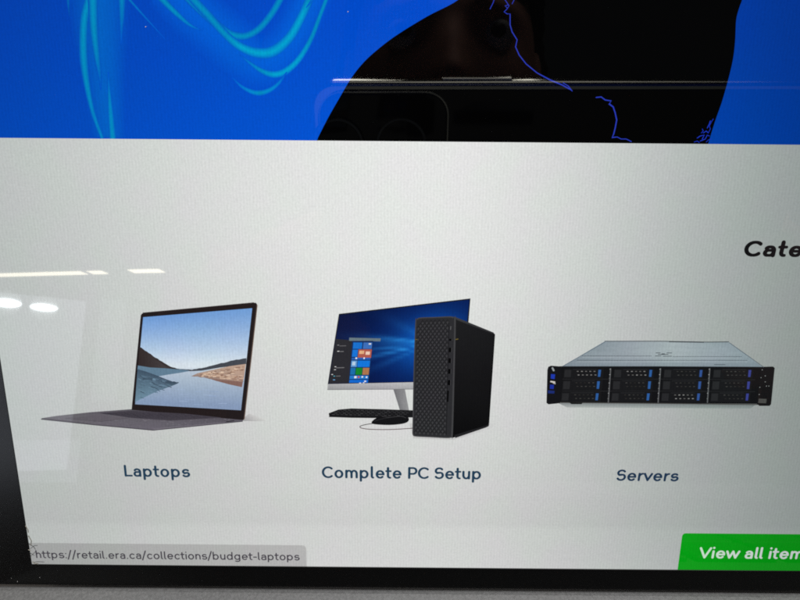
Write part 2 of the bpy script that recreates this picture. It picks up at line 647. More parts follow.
ink = (40, 57, 176)
sk = Art(3)
def sketch(px, w=1.1, col=ink, s=0):
    sk.line(px, [k * .85 for k in w] if isinstance(w, list) else w * .85, col, smooth=s)
sketch([(505, -14), (503, -6), (505, 0), (509, 6), (507, 9), (504, 12), (507, 14), (510, 14), (510, 25), (512, 32), (517, 40), (515.5, 47), (519, 55), (526, 64), (537, 73), (550, 80), (562, 85), (571, 90)], [.9] * 8 + [1.2] * 7 + [1.6, 1.5, 1.2])
sketch([(490, 9), (493, 3), (495, -3)], .9)
sketch([(512, 4), (514, 0), (513, -5)], .8)
sketch([(508, 5), (505, 6), (507, 8)], .8)
sketch([(563, 83), (568, 86), (572, 91)], 1.0)
sketch([(596, 97.5), (601, 97), (605, 100), (611, 101), (609, 104), (613, 107), (615, 113), (616.5, 120), (615, 128), (613.5, 134), (612, 137.5), (617, 137), (621, 139), (626, 139), (631, 141.5)], [1.3] * 4 + [1.5] * 7 + [1.0] * 4)
sketch([(697, 138), (700, 136), (704, 135), (702, 139)], 1.0, (30, 55, 190))
sketch([(700, 141), (705, 139), (707, 135), (709, 136)], .9, (30, 55, 190))
sketch([(707, 128), (709, 124), (710, 121)], .9, (30, 60, 200))
sketch([(703, 133), (706, 131), (708, 133)], .8, (30, 60, 200))
for px in ([(694, 142), (697, 141), (699, 142.5)], [(708, 133), (710, 129), (709, 126), (711, 122), (713, 119)], [(701, 133), (703, 131), (702, 129)], [(706, 142), (708, 140), (711, 139)]):
    sketch(px, .75, (26, 50, 180))
sk.build('sketch_line', banner)

cy, cyd = (0, 163, 205), (0, 142, 190)
B = (0, 82, 205)
swirls = [
    ([(92, -14), (89, 0), (85, 16), (83.5, 36), (84, 60), (87, 84), (93, 112), (102.5, 138.4)], [5, 5, 5, 5, 5, 4, 3, 2.4], [cyd] * 6 + [(0, 132, 195)] * 2),
    ([(92, -14), (93, 0), (94, 28), (97, 56), (100, 76), (101, 90)], [6.5, 6, 5, 4, 2.4, .4], [cyd, cyd, cyd, (0, 130, 190), (0, 105, 195), B]),
    ([(108.5, 72), (109.5, 95), (111, 115), (113, 138.8)], [.5, 2.2, 3.4, 4.2], [B, (0, 130, 195), (0, 140, 195), cyd]),
    ([(122, -14), (122, 0), (122, 18), (121, 45)], [4.6, 4.2, 3.2, .5], [cyd, (0, 132, 190), (0, 118, 190), B]),
    ([(119, -14), (130, 0), (146, 18), (166, 40)], [2, 1.6, 1.2, .3], [cyd, (0, 120, 195), (0, 105, 200), B]),
    ([(68, -10), (68.5, 4), (70, 18)], [2.4, 1.6, .3], [(0, 110, 180), (0, 100, 180), (0, 70, 175)]),
    ([(152, -12), (163, 0), (176, 13), (190, 25), (203, 31)], [4.5, 4, 3.4, 2.2, .4], [cy, cyd, cyd, (0, 125, 200), B]),
    ([(178, -14), (190, 0), (206, 15), (222, 29), (233, 35), (246, 36), (259, 29), (271, 15), (280, 0), (287, -14)], [5, 5, 5, 5, 4.6, 4.2, 4, 4, 4, 4], cyd),
    ([(183, -14), (194, 0), (208, 15), (226, 35), (241, 47), (258, 53), (274, 51), (290, 37), (302, 16), (309, 0), (314, -14)], [5, 5, 5, 4.6, 5, 6, 6.4, 5.6, 5, 5, 5], [cyd, cyd, cyd, cyd, cy, cy, cy, cy, cy, cyd, cyd]),
    ([(240, 55), (250, 63), (262, 71), (274, 74.5), (286, 71), (299, 59), (311, 39), (320, 16), (326, 0), (330, -14)], [.5, 2, 3.2, 4, 4, 3.6, 3, 2.6, 2.6, 2.6], [B, (0, 125, 205), cyd, cy, cy, cy, cyd, cyd, cyd, cyd]),
    ([(232, 77), (241, 86), (251, 91.5), (260, 93), (270, 90), (279, 83), (287, 72)], [.4, 1.8, 2.8, 3.2, 2.8, 2, .4], [B, (0, 118, 205), (0, 138, 208), cyd, (0, 140, 208), (0, 125, 205), B]),
    ([(316, -10), (312, 0), (306, 8)], [2, 1.2, .3], [cyd, (0, 115, 205), B]),
]
gl = Art(1.5)
gl.soft_line([(98, -16), (100, 30), (104, 80), (109, 137.2)], [40, 34, 26, 20], (0, 96, 196), 6)
gl.soft_line([(165, -16), (196, 14), (236, 46), (262, 62), (290, 40), (316, -14)], [30, 34, 34, 30, 26, 24], (0, 94, 213), 6)
gl.build('swirl_glow', banner)
for k, (px, w, c) in enumerate(swirls):
    a = Art(2); a.z += k * 3e-6
    a.soft_line(px, w, c, 7, .10)
    a.build('swirl_line', banner)

# ---------------------------------------------------------------- laptop photo on the page
lp = Art(1)
def z1(x, y, ox=30, oy=290, k=3.3333):
    return (ox + x / k, oy + y / k)
def q5(x, y):
    return (130 + x / 5, 300 + y / 5)
# soft shadow right of the hinge
lp.poly([z1(700, 436), z1(790, 437), z1(770, 425), z1(730, 412)], [(150, 150, 150), (206, 206, 204), (209, 209, 207), (196, 196, 194)])
lpm = lp.build('laptop_picture', lap)
rk0 = random.Random(11)
a = Art(2)                                       # keyboard half
a.poly([z1(38, 427), z1(90, 419), z1(200, 407), z1(335, 397), z1(520, 405), z1(713, 424), z1(709, 437), z1(560, 453), z1(412, 467), z1(220, 448), z1(42, 431)],
       [(106, 102, 108), (104, 100, 106), (98, 93, 101), (84, 80, 88), (76, 72, 80), (80, 76, 84), (96, 92, 100), (98, 95, 104), (106, 102, 111), (104, 99, 107), (100, 96, 102)])
for k in range(150):
    u_, w_ = rk0.random(), rk0.random()
    q_ = Vector(z1(42, 428)).lerp(Vector(z1(345, 399)), u_).lerp(Vector(z1(412, 464)).lerp(Vector(z1(708, 433)), u_), w_)
    g = rk0.randint(84, 122)
    a.line([q_, q_ + Vector((1.2 + 1.5 * rk0.random(), .12))], .5, (g, g - 4, g + 3), cap=False)
a.poly([z1(230, 409), z1(345, 401), z1(520, 411), z1(640, 424), z1(470, 434), z1(340, 425)], (66, 62, 70))      # keys
a.poly([z1(120, 427), z1(225, 415), z1(330, 425), z1(240, 437)], (97, 92, 99))                                # touchpad
a.line([z1(120, 427), z1(240, 437), z1(330, 425)], .35, (78, 74, 82))
rk = random.Random(7)
for i in range(5):
    y0 = i / 5.0
    p0 = Vector(z1(240 + 26 * i, 410 + 3.4 * i)); p1 = Vector(z1(520 + 24 * i, 413 + 3.0 * i))
    for k in range(15):
        c0 = p0.lerp(p1, (k + .12) / 15); c1 = p0.lerp(p1, (k + .8) / 15)
        g = rk.randint(52, 64)
        a.line([c0, c1], .55, (g, g - 3, g + 5), cap=False)
a.line([z1(40, 429), z1(220, 448), z1(412, 465.5)], .9, (58, 54, 63))
a.line([z1(412, 465.5), z1(560, 451), z1(709, 436)], .9, (70, 66, 76))
a.line([z1(414, 462), z1(560, 448), z1(650, 440)], .4, (130, 124, 132))
a.line([z1(655, 437), z1(682, 434)], .8, (34, 32, 36), cap=False)
a.build('pictured_keyboard_deck', lpm)
a = Art(3)                                       # lid
lidp = [(131.8, 409.6), (141.0, 315.3), (142.0, 313.6), (143.6, 312.8), (253.6, 302.7), (256.0, 302.6), (257.2, 304.2), (257.0, 306.5), (244.4, 418.5), (243.6, 419.8)]
a.poly(lidp, (34, 28, 29))
a.line([(257.3, 305), (250.5, 366), (244.4, 418.8)], .9, (128, 108, 96))
a.line([(256.6, 306), (249.8, 366), (243.8, 418.8)], .9, (52, 44, 43))
a.line([(143, 312.7), (200, 307.4), (254, 302.4)], .5, (70, 62, 62))
a.build('pictured_lid', lpm)
a = Art(4)                                       # wallpaper
SQ = [q5(67, 85), q5(612, 40), q5(556, 550), q5(27, 520)]
def skyc(s, t):
    if t < .58:
        return mix((112, 156, 214), (216, 226, 234), min(1, (t / .55)) ** 1.15)
    return mix((188, 200, 214), (134, 154, 184), min(1, (t - .58) / .38))
a.grid(SQ, 10, 26, skyc)
def bump_line(pts, amp, n=5, seed=1):
    r = random.Random(seed); out = []
    for (x0, y0), (x1, y1) in zip(pts, pts[1:]):
        for k in range(n):
            t = k / n
            out.append((x0 + (x1 - x0) * t + r.uniform(-amp, amp) * .5, y0 + (y1 - y0) * t + r.uniform(-amp, amp)))
    out.append(pts[-1]); return out
qq = lambda pts: [q5(*p) for p in pts]
a.poly(qq(bump_line([(584, 289), (520, 300), (440, 319), (370, 338), (310, 347), (235, 343)], 1.6) + [(270, 356), (360, 352), (450, 337), (581, 320)]), (68, 72, 80))
a.poly(qq(bump_line([(50, 232), (95, 264), (150, 300), (205, 333), (255, 347)], 1.6) + [(190, 345), (100, 338), (42, 326)]), [(52, 44, 44)] * 21 + [(70, 64, 66), (58, 50, 50), (48, 40, 41)])
a.poly(qq([(41, 326), (100, 336), (190, 341), (290, 350), (300, 354), (245, 364), (190, 372), (145, 380), (90, 366), (38, 350)]), (98, 126, 148))
a.poly(qq([(39, 344), (80, 356), (130, 374), (185, 396)] + bump_line([(215, 405), (247, 412)], 2) + [(225, 423), (130, 458), (27, 508)]),
       [(64, 82, 100), (62, 80, 98), (66, 84, 102), (64, 80, 98), (60, 76, 92), (58, 74, 90), (58, 74, 90), (60, 74, 90), (54, 68, 84), (64, 80, 96), (82, 106, 126), (104, 132, 152), (112, 142, 162)])
for k in range(60):
    x = 40 + rk.random() * 150; y0 = 352 + (x - 40) * .33; y1 = 500 - (x - 30) * .42
    y = y0 + (y1 - y0) * rk.random()
    g = rk.choice([(96, 122, 142), (58, 74, 90), (110, 138, 158), (84, 106, 124)])
    a.line([q5(x, y), q5(x + 9 + 16 * rk.random(), y + 3 + 4 * rk.random())], .7, g)
a.poly(qq([(580, 318), (500, 329), (400, 350), (340, 364)] + bump_line([(308, 379), (370, 386), (430, 401), (560, 434)], 2, 4, 3) + [(572, 380)]),
       [(188, 160, 142), (188, 160, 142), (182, 156, 142), (170, 148, 138)] + [(146, 122, 114)] * 13 + [(182, 152, 136)])
a.poly(qq([(400, 392), (470, 398), (566, 408), (561, 434), (500, 421), (430, 402)]), (132, 100, 92))
for k in range(110):
    x = 350 + rk.random() * 215; lo = 352 - (x - 400) * .17; hi = 378 + (x - 310) * .12
    y = lo + 6 + (hi - lo - 10) * rk.random()
    g = rk.choice([(160, 126, 108), (222, 194, 172), (138, 108, 94), (206, 174, 152)])
    a.line([q5(x, y), q5(min(570, x + 6 + 16 * rk.random()), y + rk.uniform(-3, 3))], .85, g)
for k in range(12):
    x = 200 + rk.random() * 300; y = 440 + rk.random() * 90
    a.line([q5(x, y), q5(x + 30 + 30 * rk.random(), y + 2)], .45, rk.choice([(150, 170, 202), (160, 178, 208), (142, 162, 196)]))
a.build('pictured_wallpaper', lpm)

# ---------------------------------------------------------------- desktop photo on the page
def z2(x, y):
    return (320 + x / 3.75, 290 + y / 3.75)
dt = Art(1)
dt.poly([z2(335, 500), z2(660, 500), z2(640, 520), z2(500, 562), z2(350, 556)], [(200, 200, 199), (206, 207, 206), (205, 206, 205), (196, 196, 196), (196, 196, 195)])
dtm = dt.build('desktop_picture', lap)
a = Art(2)
a.poly([z2(275, 372), z2(318, 370), z2(334, 452), z2(300, 452)], [(112, 112, 115), (140, 140, 142), (150, 150, 152), (120, 120, 123)])
a.build('pictured_stand', dtm)
a = Art(3)
a.poly([z2(71, 89), z2(564, 31), z2(550, 200), z2(350, 352), z2(29, 353)], (26, 30, 40))
QD = [z2(74, 93), z2(560, 36), z2(528, 340), z2(33, 350)]
def heroc(s, t):
    cx, cyy = .74, .50
    dx, dy = s - cx, (t - cyy) * .8
    r = math.hypot(dx, dy)
    base = mix((8, 26, 78), (14, 96, 196), math.exp(-(r / .30) ** 2))
    base = mix(base, (6, 16, 44), min(1, max(0, (r - .45) * 1.5)))
    for ang, wd, k in ((-168, .05, .8), (-184, .035, .75), (166, .04, .9), (-176, .05, .35), (150, .05, .35), (-140, .08, .2)):
        aa = math.degrees(math.atan2(dy, dx))
        dd = min(abs(aa - ang), 360 - abs(aa - ang))
        g = k * math.exp(-(dd / (wd * 90)) ** 2) * math.exp(-(r / .42) ** 2)
        base = mix(base, (50, 160, 240), min(1, g))
    return base
a.grid(QD, 46, 30, heroc)
a.poly([z2(29, 352), z2(352, 345), z2(352, 372), z2(28, 374)], [(172, 172, 174), (190, 190, 192), (166, 166, 169), (150, 150, 153)])
a.line([z2(28, 373), z2(352, 371)], .6, (120, 120, 122))
# menu, tiles and icons shown on the pictured display
a.poly([z2(60, 183), z2(121, 188), z2(109, 347), z2(34, 349)], (42, 43, 48))
a.poly([z2(110, 178), z2(228, 181), z2(226, 192), z2(109, 190)], (104, 120, 128))
a.poly([z2(121, 190), z2(200, 190), z2(183, 347), z2(108, 347)], (20, 44, 90))
def tile(x, y, w, h, c):
    sl = -(y - 190) * .105
    a.poly([z2(x + sl, y), z2(x + w + sl, y), z2(x + w + sl - h * .105, y + h), z2(x + sl - h * .105, y + h)], c)
for (x, y, w, h, c) in ((126, 196, 34, 24, (22, 112, 205)), (164, 196, 33, 24, (60, 110, 185)), (126, 223, 20, 27, (24, 116, 214)),
                        (148, 222, 50, 32, (176, 92, 78)), (152, 227, 18, 12, (226, 176, 130)), (176, 230, 16, 12, (238, 206, 186)), (126, 253, 70, 8, (36, 96, 180)),
                        (126, 264, 22, 24, (92, 150, 208)), (150, 264, 46, 24, (20, 118, 218)), (126, 291, 18, 26, (24, 110, 170)), (146, 291, 24, 26, (20, 132, 44)),
                        (172, 291, 24, 26, (170, 118, 78)), (126, 320, 70, 13, (34, 120, 200)), (126, 336, 70, 11, (18, 104, 206))):
    tile(x, y, w, h, c)
for (x, y, w, h, c) in ((143, 322, 9, 8, (230, 230, 230)), (156, 322, 7, 7, (200, 90, 70)), (170, 322, 6, 6, (225, 235, 245)), (186, 323, 6, 6, (220, 230, 240)), (184, 199, 9, 5, (225, 225, 225)), (130, 268, 12, 14, (180, 205, 226)),
                        (170, 252, 5, 6, (235, 235, 235)), (140, 252, 6, 6, (235, 235, 235)), (182, 339, 7, 5, (230, 236, 240))):
    tile(x, y, w, h, c)
for (x, y, w, c) in ((66, 206, 5, (130, 130, 132)), (75, 209, 22, (100, 100, 102)), (66, 229, 6, (210, 210, 210)), (76, 230, 12, (120, 120, 122)), (56, 287, 4, (225, 225, 225)), (62, 291, 28, (120, 120, 122)),
                     (54, 298, 5, (200, 200, 200)), (44, 316, 4, (220, 220, 220)), (52, 322, 4, (90, 170, 190)), (62, 322, 14, (110, 110, 112)), (50, 336, 6, (110, 170, 220)), (148, 348, 5, (235, 235, 235)), (162, 347, 4, (235, 235, 235))):
    a.line([z2(x, y), z2(x + w, y - w * .03)], .75, c)
a.build('pictured_monitor', dtm)
a = Art(4)
a.poly([z2(33, 461), z2(70, 447), z2(118, 443), z2(240, 446), z2(348, 450), z2(352, 477), z2(205, 479), z2(120, 478), z2(35, 475)], (26, 26, 28))
for i in range(4):
    for k in range(17):
        x = 72 - i * 9 + k * 16.2; y = 449 + i * 5.4 + k * .3
        if x < 340:
            a.line([z2(x, y), z2(x + 11, y + .5)], .55, rk.choice([(58, 58, 60), (48, 48, 50), (72, 72, 74)]), cap=False)
a.line([z2(34, 474), z2(120, 477), z2(205, 478)], .5, (12, 12, 13))
a.build('pictured_keyboard', dtm)
a = Art(5)
a.line([z2(200, 499), z2(172, 503), z2(154, 508), z2(150, 512), z2(158, 517), z2(190, 521), z2(250, 522), z2(300, 520), z2(346, 517)], .75, [(40, 34, 36)] * 3 + [(70, 40, 46)] * 6, smooth=4)
a.poly(smooth_px([z2(193, 494), z2(204, 483), z2(232, 468), z2(256, 459), z2(290, 460), z2(318, 468), z2(333, 480), z2(329, 493), z2(306, 501), z2(260, 505), z2(212, 503), z2(195, 500)], 3), (20, 20, 22))
a.line([z2(232, 472), z2(262, 476), z2(300, 472), z2(322, 478)], .6, (62, 62, 64), smooth=4)
a.line([z2(205, 490), z2(232, 482), z2(262, 477)], .5, (48, 48, 50), smooth=4)
a.build('pictured_mouse', dtm)
a = Art(6)
side = [z2(480, 99), z2(505, 101), z2(520, 106), z2(648, 158), z2(656, 165), z2(655, 180), z2(634, 498), z2(624, 512), z2(500, 552), z2(470, 552)]
a.poly(side, [(30, 30, 32), (30, 30, 32), (28, 28, 30), (26, 26, 28), (22, 22, 24), (20, 20, 22), (14, 14, 15), (13, 13, 14), (10, 10, 11), (10, 10, 11)])
a.poly([z2(400, 101), z2(492, 98), z2(506, 100), z2(522, 106), z2(650, 158), z2(655, 165), z2(640, 160), z2(514, 112), z2(500, 104)],
       [(58, 58, 60), (62, 62, 64), (62, 62, 64), (58, 58, 60), (48, 48, 50), (44, 44, 46), (46, 46, 48), (54, 54, 56), (58, 58, 60)])
a.poly([z2(502, 543), z2(624, 506), z2(634, 500), z2(632, 509), z2(622, 514), z2(508, 553)], (34, 34, 36))
front = smooth_px([z2(346, 536), z2(350, 330), z2(357, 122), z2(362, 109), z2(376, 102), z2(430, 100), z2(488, 97.5), z2(502, 102), z2(509, 116), z2(504, 330), z2(498, 538), z2(492, 550), z2(478, 554), z2(420, 551), z2(360, 548), z2(349, 544), z2(346, 536)], 4)
a.poly(front, (66, 66, 68))
fin = smooth_px([z2(350, 534), z2(354, 330), z2(361, 124), z2(366, 112), z2(377, 106), z2(430, 104), z2(486, 102), z2(498, 106), z2(503, 118), z2(498, 330), z2(492, 535), z2(487, 547), z2(476, 550), z2(420, 547), z2(362, 544), z2(353, 541), z2(350, 534)], 4)
a.poly(fin, (44, 44, 47))
TLf, TRf, BRf, BLf = Vector((362, 110)), Vector((486, 106)), Vector((474, 545)), Vector((351, 538))
nc, nr = 8, 21
for j in range(nr):
    for i in range(nc):
        for half in (0, 1):
            s = (i + .5 + .5 * half) / nc; t = (j + .5 + .5 * half) / nr
            if s > .97 or t > .985 or (t < .03 and s < .08):
                continue
            def fp(ss, tt):
                q = (TLf * (1 - ss) + TRf * ss) * (1 - tt) + (BLf * (1 - ss) + BRf * ss) * tt
                return z2(q.x, q.y)
            ds, dd = .42 / nc, .40 / nr
            a.poly([fp(s, t - dd), fp(s + ds, t), fp(s, t + dd), fp(s - ds, t)], [(14, 14, 16), (26, 26, 28), (76, 76, 79), (14, 14, 16)])
a.line([z2(483, 120), z2(478, 330), z2(473, 540)], .5, (22, 22, 24))
for (y, hh) in ((184, 8), (222, 17), (262, 18), (302, 18), (344, 19)):
    x = 489 - (y - 184) * .03
    a.poly([z2(x - 5, y - hh / 2), z2(x + 5, y - hh / 2), z2(x + 4, y + hh / 2), z2(x - 6, y + hh / 2)], (6, 6, 7))
    a.line([z2(x + 5, y - hh / 2), z2(x + 4.5, y + hh / 2)], .3, (84, 84, 86), cap=False)
a.poly([z2(476, 374), z2(483, 374), z2(481, 416), z2(474, 416)], (8, 8, 9))
a.line([z2(490, 134), z2(489, 146)], .5, (110, 110, 112))
a.line([z2(358, 183), z2(364, 183)], .6, (120, 104, 50))
a.line([z2(508, 183), z2(517, 181)], .6, (130, 112, 50))
a.build('pictured_tower', dtm)

# ---------------------------------------------------------------- server photo on the page
def z3(x, y):
    return (540 + x / 3.3333, 330 + y / 3.3333)
sv = Art(1)
sv.poly([z3(60, 243), z3(720, 248), z3(700, 262), z3(90, 258)], [(128, 132, 134), (118, 122, 122), (146, 152, 150), (176, 180, 178)])
svm = sv.build('server_picture', lap)
a = Art(2)
TQ = [z3(214, 38), z3(628, 40), z3(745, 126), z3(72, 122)]
def topc(s, t):
    n = noise.noise(Vector((s * 6, t * 30, 1)))
    c = mix((168, 176, 180), (124, 136, 146), abs(s - .55) * 1.2)
    c = mix(c, (112, 124, 136), max(0, t - .55) * 1.1)
    return [k + n * 5 for k in c]
a.grid(TQ, 24, 16, topc)
a.line([z3(216, 37), z3(400, 37), z3(560, 40), z3(628, 39)], .9, [(92, 98, 104), (84, 90, 96), (78, 84, 88), (70, 76, 80)])
a.line([z3(430, 39), z3(545, 41)], .7, (58, 62, 66))
for (x0, x1, y, n) in ((140, 372, 86, 46), (442, 672, 88, 46), (122, 690, 100, 110)):
    for k in range(n):
        xa = x0 + (x1 - x0) * (k + .1) / n; xb = x0 + (x1 - x0) * (k + .62) / n
        a.line([z3(xa, y), z3(xb, y)], .75, (62, 68, 76), cap=False)
    a.line([z3(x0, y + 4), z3(x1, y + 4.5)], .35, (168, 176, 182), cap=False)
a.line([z3(108, 108), z3(700, 110)], .8, (138, 147, 155))
a.line([z3(75, 119), z3(215, 39)], .6, (92, 104, 118))
a.line([z3(743, 122), z3(629, 41)], .6, (88, 98, 110))
for (x, y, w) in ((384, 75, 16), (404, 78, 10), (420, 75, 18), (392, 80, 34), (382, 85, 20), (408, 86, 30)):
    a.line([z3(x, y), z3(x + w, y)], .6, (52, 58, 64), cap=False)
a.line([z3(578, 114), z3(616, 114)], .7, (84, 92, 100), cap=False)
a.build('pictured_chassis_top', svm)
a = Art(3)
a.poly([z3(64, 120), z3(400, 121), z3(738, 123), z3(728, 246), z3(400, 243), z3(62, 240)], (19, 19, 21))
a.line([z3(72, 121), z3(400, 121), z3(735, 123)], .6, (40, 44, 48))
a.line([z3(62, 241), z3(400, 244), z3(724, 248)], .9, (70, 68, 66))
for yk in (163, 203):
    a.line([z3(74, yk), z3(400, yk), z3(716, yk + 2)], .45, (44, 44, 46), cap=False)
for xs in (231, 397, 561):
    a.line([z3(xs + 4, 127), z3(xs, 185), z3(xs - 4, 242)], 1.2, (92, 92, 94), cap=False)
    for (yy, g) in ((130, 150), (148, 170), (160, 110), (176, 160), (194, 130), (210, 150), (228, 120)):
        a.line([z3(xs + 4 - (yy - 127) * .07 - 3, yy), z3(xs + 4 - (yy - 127) * .07, yy)], .8, (g, g, g), cap=False)
a.build('pictured_front_panel', svm)
cols = [(80, 212, 198), (246, 380, 368), (412, 544, 535), (576, 708, 697)]
rows = [(128, 160), (166, 200), (206, 238)]
ci = 0
for i, (xa, xb, xq) in enumerate(cols):
    for j, (ya, yb) in enumerate(rows):
        a = Art(4); a.z += ci * 12e-6; ci += 1
        sh = -j * 4.2
        a.poly([z3(xa + sh, ya), z3(xb + sh, ya), z3(xb + sh - 3, yb), z3(xa + sh - 3, yb)], (25, 25, 27))
        a.poly([z3(xa + sh + 2, ya + 4), z3(xa + sh + 24, ya + 4), z3(xa + sh + 22, yb - 4), z3(xa + sh, yb - 4)], (40, 40, 42))
        blue = (46, 92, 156) if i < 2 else ((50, 82, 146) if i == 2 else (58, 64, 138))
        a.poly([z3(xq + sh - 4, ya + 4), z3(xq + sh + 5, ya + 4), z3(xq + sh + 2, yb - 5), z3(xq + sh - 6, yb - 5)], blue)
        bright = (i == 0 and j == 0) or (i == 2 and j == 2) or (i == 1 and j == 0)
        for r in range(2):
            for k in range(5):
                x = xa + sh + 42 + k * 14 + r * 3; y = ya + 9 + r * 12
                g = rk.randint(96, 150) if bright else rk.randint(44, 78)
                a.line([z3(x, y), z3(x + 6, y)], .8 if bright else .7, (g, g - 2, g - 4), cap=False)
        a.line([z3(xa + sh + 30, ya + 2), z3(xq + sh - 12, ya + 2)], .4, (48, 48, 50), cap=False)
        a.build('pictured_drive_bay', svm)
for side_ in (0, 1):
    a = Art(4)
    if side_ == 0:
        a.poly([z3(24, 132), z3(27, 122), z3(36, 118), z3(72, 121), z3(66, 243), z3(28, 247), z3(21, 242)], (20, 20, 23))
        a.line([z3(41, 126), z3(45, 134)], 1.8, (150, 156, 158))
        a.poly([z3(36, 146), z3(50, 147), z3(48, 163), z3(35, 161)], (30, 56, 168))
        a.line([z3(36, 171), z3(48, 173)], 1.6, (205, 200, 192)); a.line([z3(44, 176), z3(50, 178)], 1.1, (180, 176, 170))
        a.poly([z3(33, 181), z3(46, 182), z3(45, 196), z3(32, 195)], (26, 46, 150))
        a.poly([z3(26, 200), z3(48, 202), z3(47, 211), z3(26, 210)], (28, 44, 110))
        a.poly([z3(96, 240), z3(142, 241), z3(138, 246), z3(104, 246)], (16, 16, 17))
    else:
        a.poly([z3(736, 122), z3(776, 121), z3(781, 126), z3(769, 246), z3(764, 252), z3(730, 252), z3(722, 246)], (21, 21, 23))
        for (x, y) in ((738, 132), (734, 158), (748, 172), (730, 190), (752, 186), (760, 186), (728, 214), (748, 152)):
            a.line([z3(x, y), z3(x + 3, y)], .8, (140, 140, 140), cap=False)
        a.poly([z3(728, 228), z3(754, 229), z3(752, 243), z3(726, 242)], (82, 80, 78))
        for k in range(5):
            a.line([z3(730 + k * 5, 231), z3(729 + k * 5, 241)], .35, (40, 40, 40), cap=False)
    a.build('pictured_rack_ear', svm)

# ---------------------------------------------------------------- lettering
CAPC = (34, 63, 86)
for (s, p0, p1, cap, w, col) in (('Laptops', (123.6, 476.6), (190.9, 477.4), 11.9, .132, CAPC),
                                 ('Complete PC Setup', (321.8, 478.1), (481.9, 479.5), 12.1, .132, CAPC),
                                 ('Servers', (615.2, 480.8), (678.4, 481.5), 11.6, .132, (32, 54, 80))):
    a = Art(1)
    write(a, s, p0, p1, cap, w, col, slant=.05 if s == 'Servers' else 0)
    cap_o = a.build('caption', lap)
a = Art(1)
write(a, 'Cate', (742.3, 257.0), (802.5, 257.5), 16.8, .172, (14, 15, 17), full='Categories', slant=.08)
a.build('heading', lap)

# green button
a = Art(1)
xb0 = P(680, 551).x; yb1 = P(690, 533.2).y; xb1 = xb0 + .047
rr_ = .0006
pts = [(xb0, YB + 2e-5), (xb1, YB + 2e-5), (xb1, yb1 - rr_)] + [(xb1 - rr_ + rr_ * math.cos(R(t)), yb1 - rr_ + rr_ * math.sin(R(t))) for t in (30, 60, 90)] \
    + [(xb0 + rr_ + rr_ * math.cos(R(t)), yb1 - rr_ + rr_ * math.sin(R(t))) for t in (90, 120, 150, 180)]
a.raw(pts, [shade((4, 144, 18), *P(740, 552))] * len(pts))
btn = a.build('button', lap)
a = Art(2)
write(a, 'View all item', (698.2, 558.2), (803.0, 559.0), 11.2, .128, (202, 224, 202), full='View all items', slant=.03)
a.build('button_lettering', btn)

# link address at the lower left
a = Art(1)
c0 = shade((171, 171, 170), *P(170, 555))
x1 = P(306.5, 558).x; y1 = P(170, 544.0).y
r2 = .0007
pts = [(XL + 2e-5, YB + 2e-5), (x1, YB + 2e-5)] + [(x1 - r2 + r2 * math.cos(R(t)), y1 - r2 + r2 * math.sin(R(t))) for t in (0, 30, 60, 90)] + [(XL + 2e-5, y1)]
a.raw(pts, [c0] * len(pts))
stb = a.build('status_bar', lap)
a = Art(2)
write(a, 'https://retail.era.ca/collections/budget-laptops', (35.9, 557.9), (300.2, 560.1), 7.6, .106, (66, 62, 70))
a.build('address_lettering', stb)

# ------------------------------------------------------------------ camera
cam_d = bpy.data.cameras.new('camera')
cam_d.sensor_fit = 'HORIZONTAL'
cam_d.sensor_width = 36
cam_d.lens = 36 * F_PX / 800
cam_d.clip_start = 0.0004
cam_d.clip_end = 100
cam = bpy.data.objects.new('camera', cam_d)
COL.objects.link(cam)
mc = Matrix.Identity(4)
for i in range(3):
    mc[i][0] = RT[i]; mc[i][1] = UP[i]; mc[i][2] = -fwd[i]; mc[i][3] = CAM[i]
M_CAM = M_LAP @ mc
cam.matrix_world = M_CAM
S.camera = cam

# ------------------------------------------------------------------ the phone that takes the picture (seen mirrored in the glass)
phone = thing('phone', 'black phone with metal rim mirrored in the dark part of the display', 'phone', M_CAM @ Matrix.Translation((0, 0, .002)))
RIM = solid('polished_dark_metal', (0.66, 0.65, 0.57), 0.13, 1.0, nscale=60, namt=.1)
GLASSB = solid('black_back_glass', (0.006, 0.006, 0.009), 0.06, nscale=40)
RING = solid('dark_lens_ring', (0.16, 0.17, 0.175), 0.28, .9, nscale=300)
LENS = solid('lens_glass', (0.002, 0.002, 0.003), 0.03, nscale=50)
x0, x1, y0, y1 = -.0285, .132, -.0575, .0185
zb = .0030                                       # back glass plane behind the lens front
def rounded_slab(bm, x0, x1, y0, y1, z0, z1, r, edge, n=10):
    def ring(off, z):
        out = []
        for (cx, cy_, a0) in ((x1 - r, y1 - r, 0), (x0 + r, y1 - r, 90), (x0 + r, y0 + r, 180), (x1 - r, y0 + r, 270)):
            for k in range(n + 1):
                a = R(a0 + 90 * k / n)
                out.append(bm.verts.new((cx + (r - off) * math.cos(a), cy_ + (r - off) * math.sin(a), z)))
        return out
    rings = []
    m = 5
    for k in range(m + 1):
        a = R(90 * k / m)
        rings.append(ring(edge * (1 - math.sin(a)), z0 + edge * (1 - math.cos(a))))
    for k in range(m + 1):
        a = R(90 - 90 * k / m)
        rings.append(ring(edge * (1 - math.sin(a)), z1 - edge * (1 - math.cos(a))))
    for a, b in zip(rings, rings[1:]):
        for i in range(len(a)):
            j = (i + 1) % len(a)
            bm.faces.new((a[i], a[j], b[j], b[i]))
    bm.faces.new(list(reversed(rings[0]))); bm.faces.new(rings[-1])
bm = bmesh.new(); rounded_slab(bm, x0, x1, y0, y1, zb, zb + .0079, .008, .0014)
bm_obj('rim', bm, RIM, phone, smooth=True)
bm = bmesh.new(); rounded_slab(bm, x0 + .0022, x1 - .0022, y0 + .0022, y1 - .0022, zb - .0004, zb + .001, .009, .0004)
bm_obj('back_glass', bm, GLASSB, phone, smooth=False)
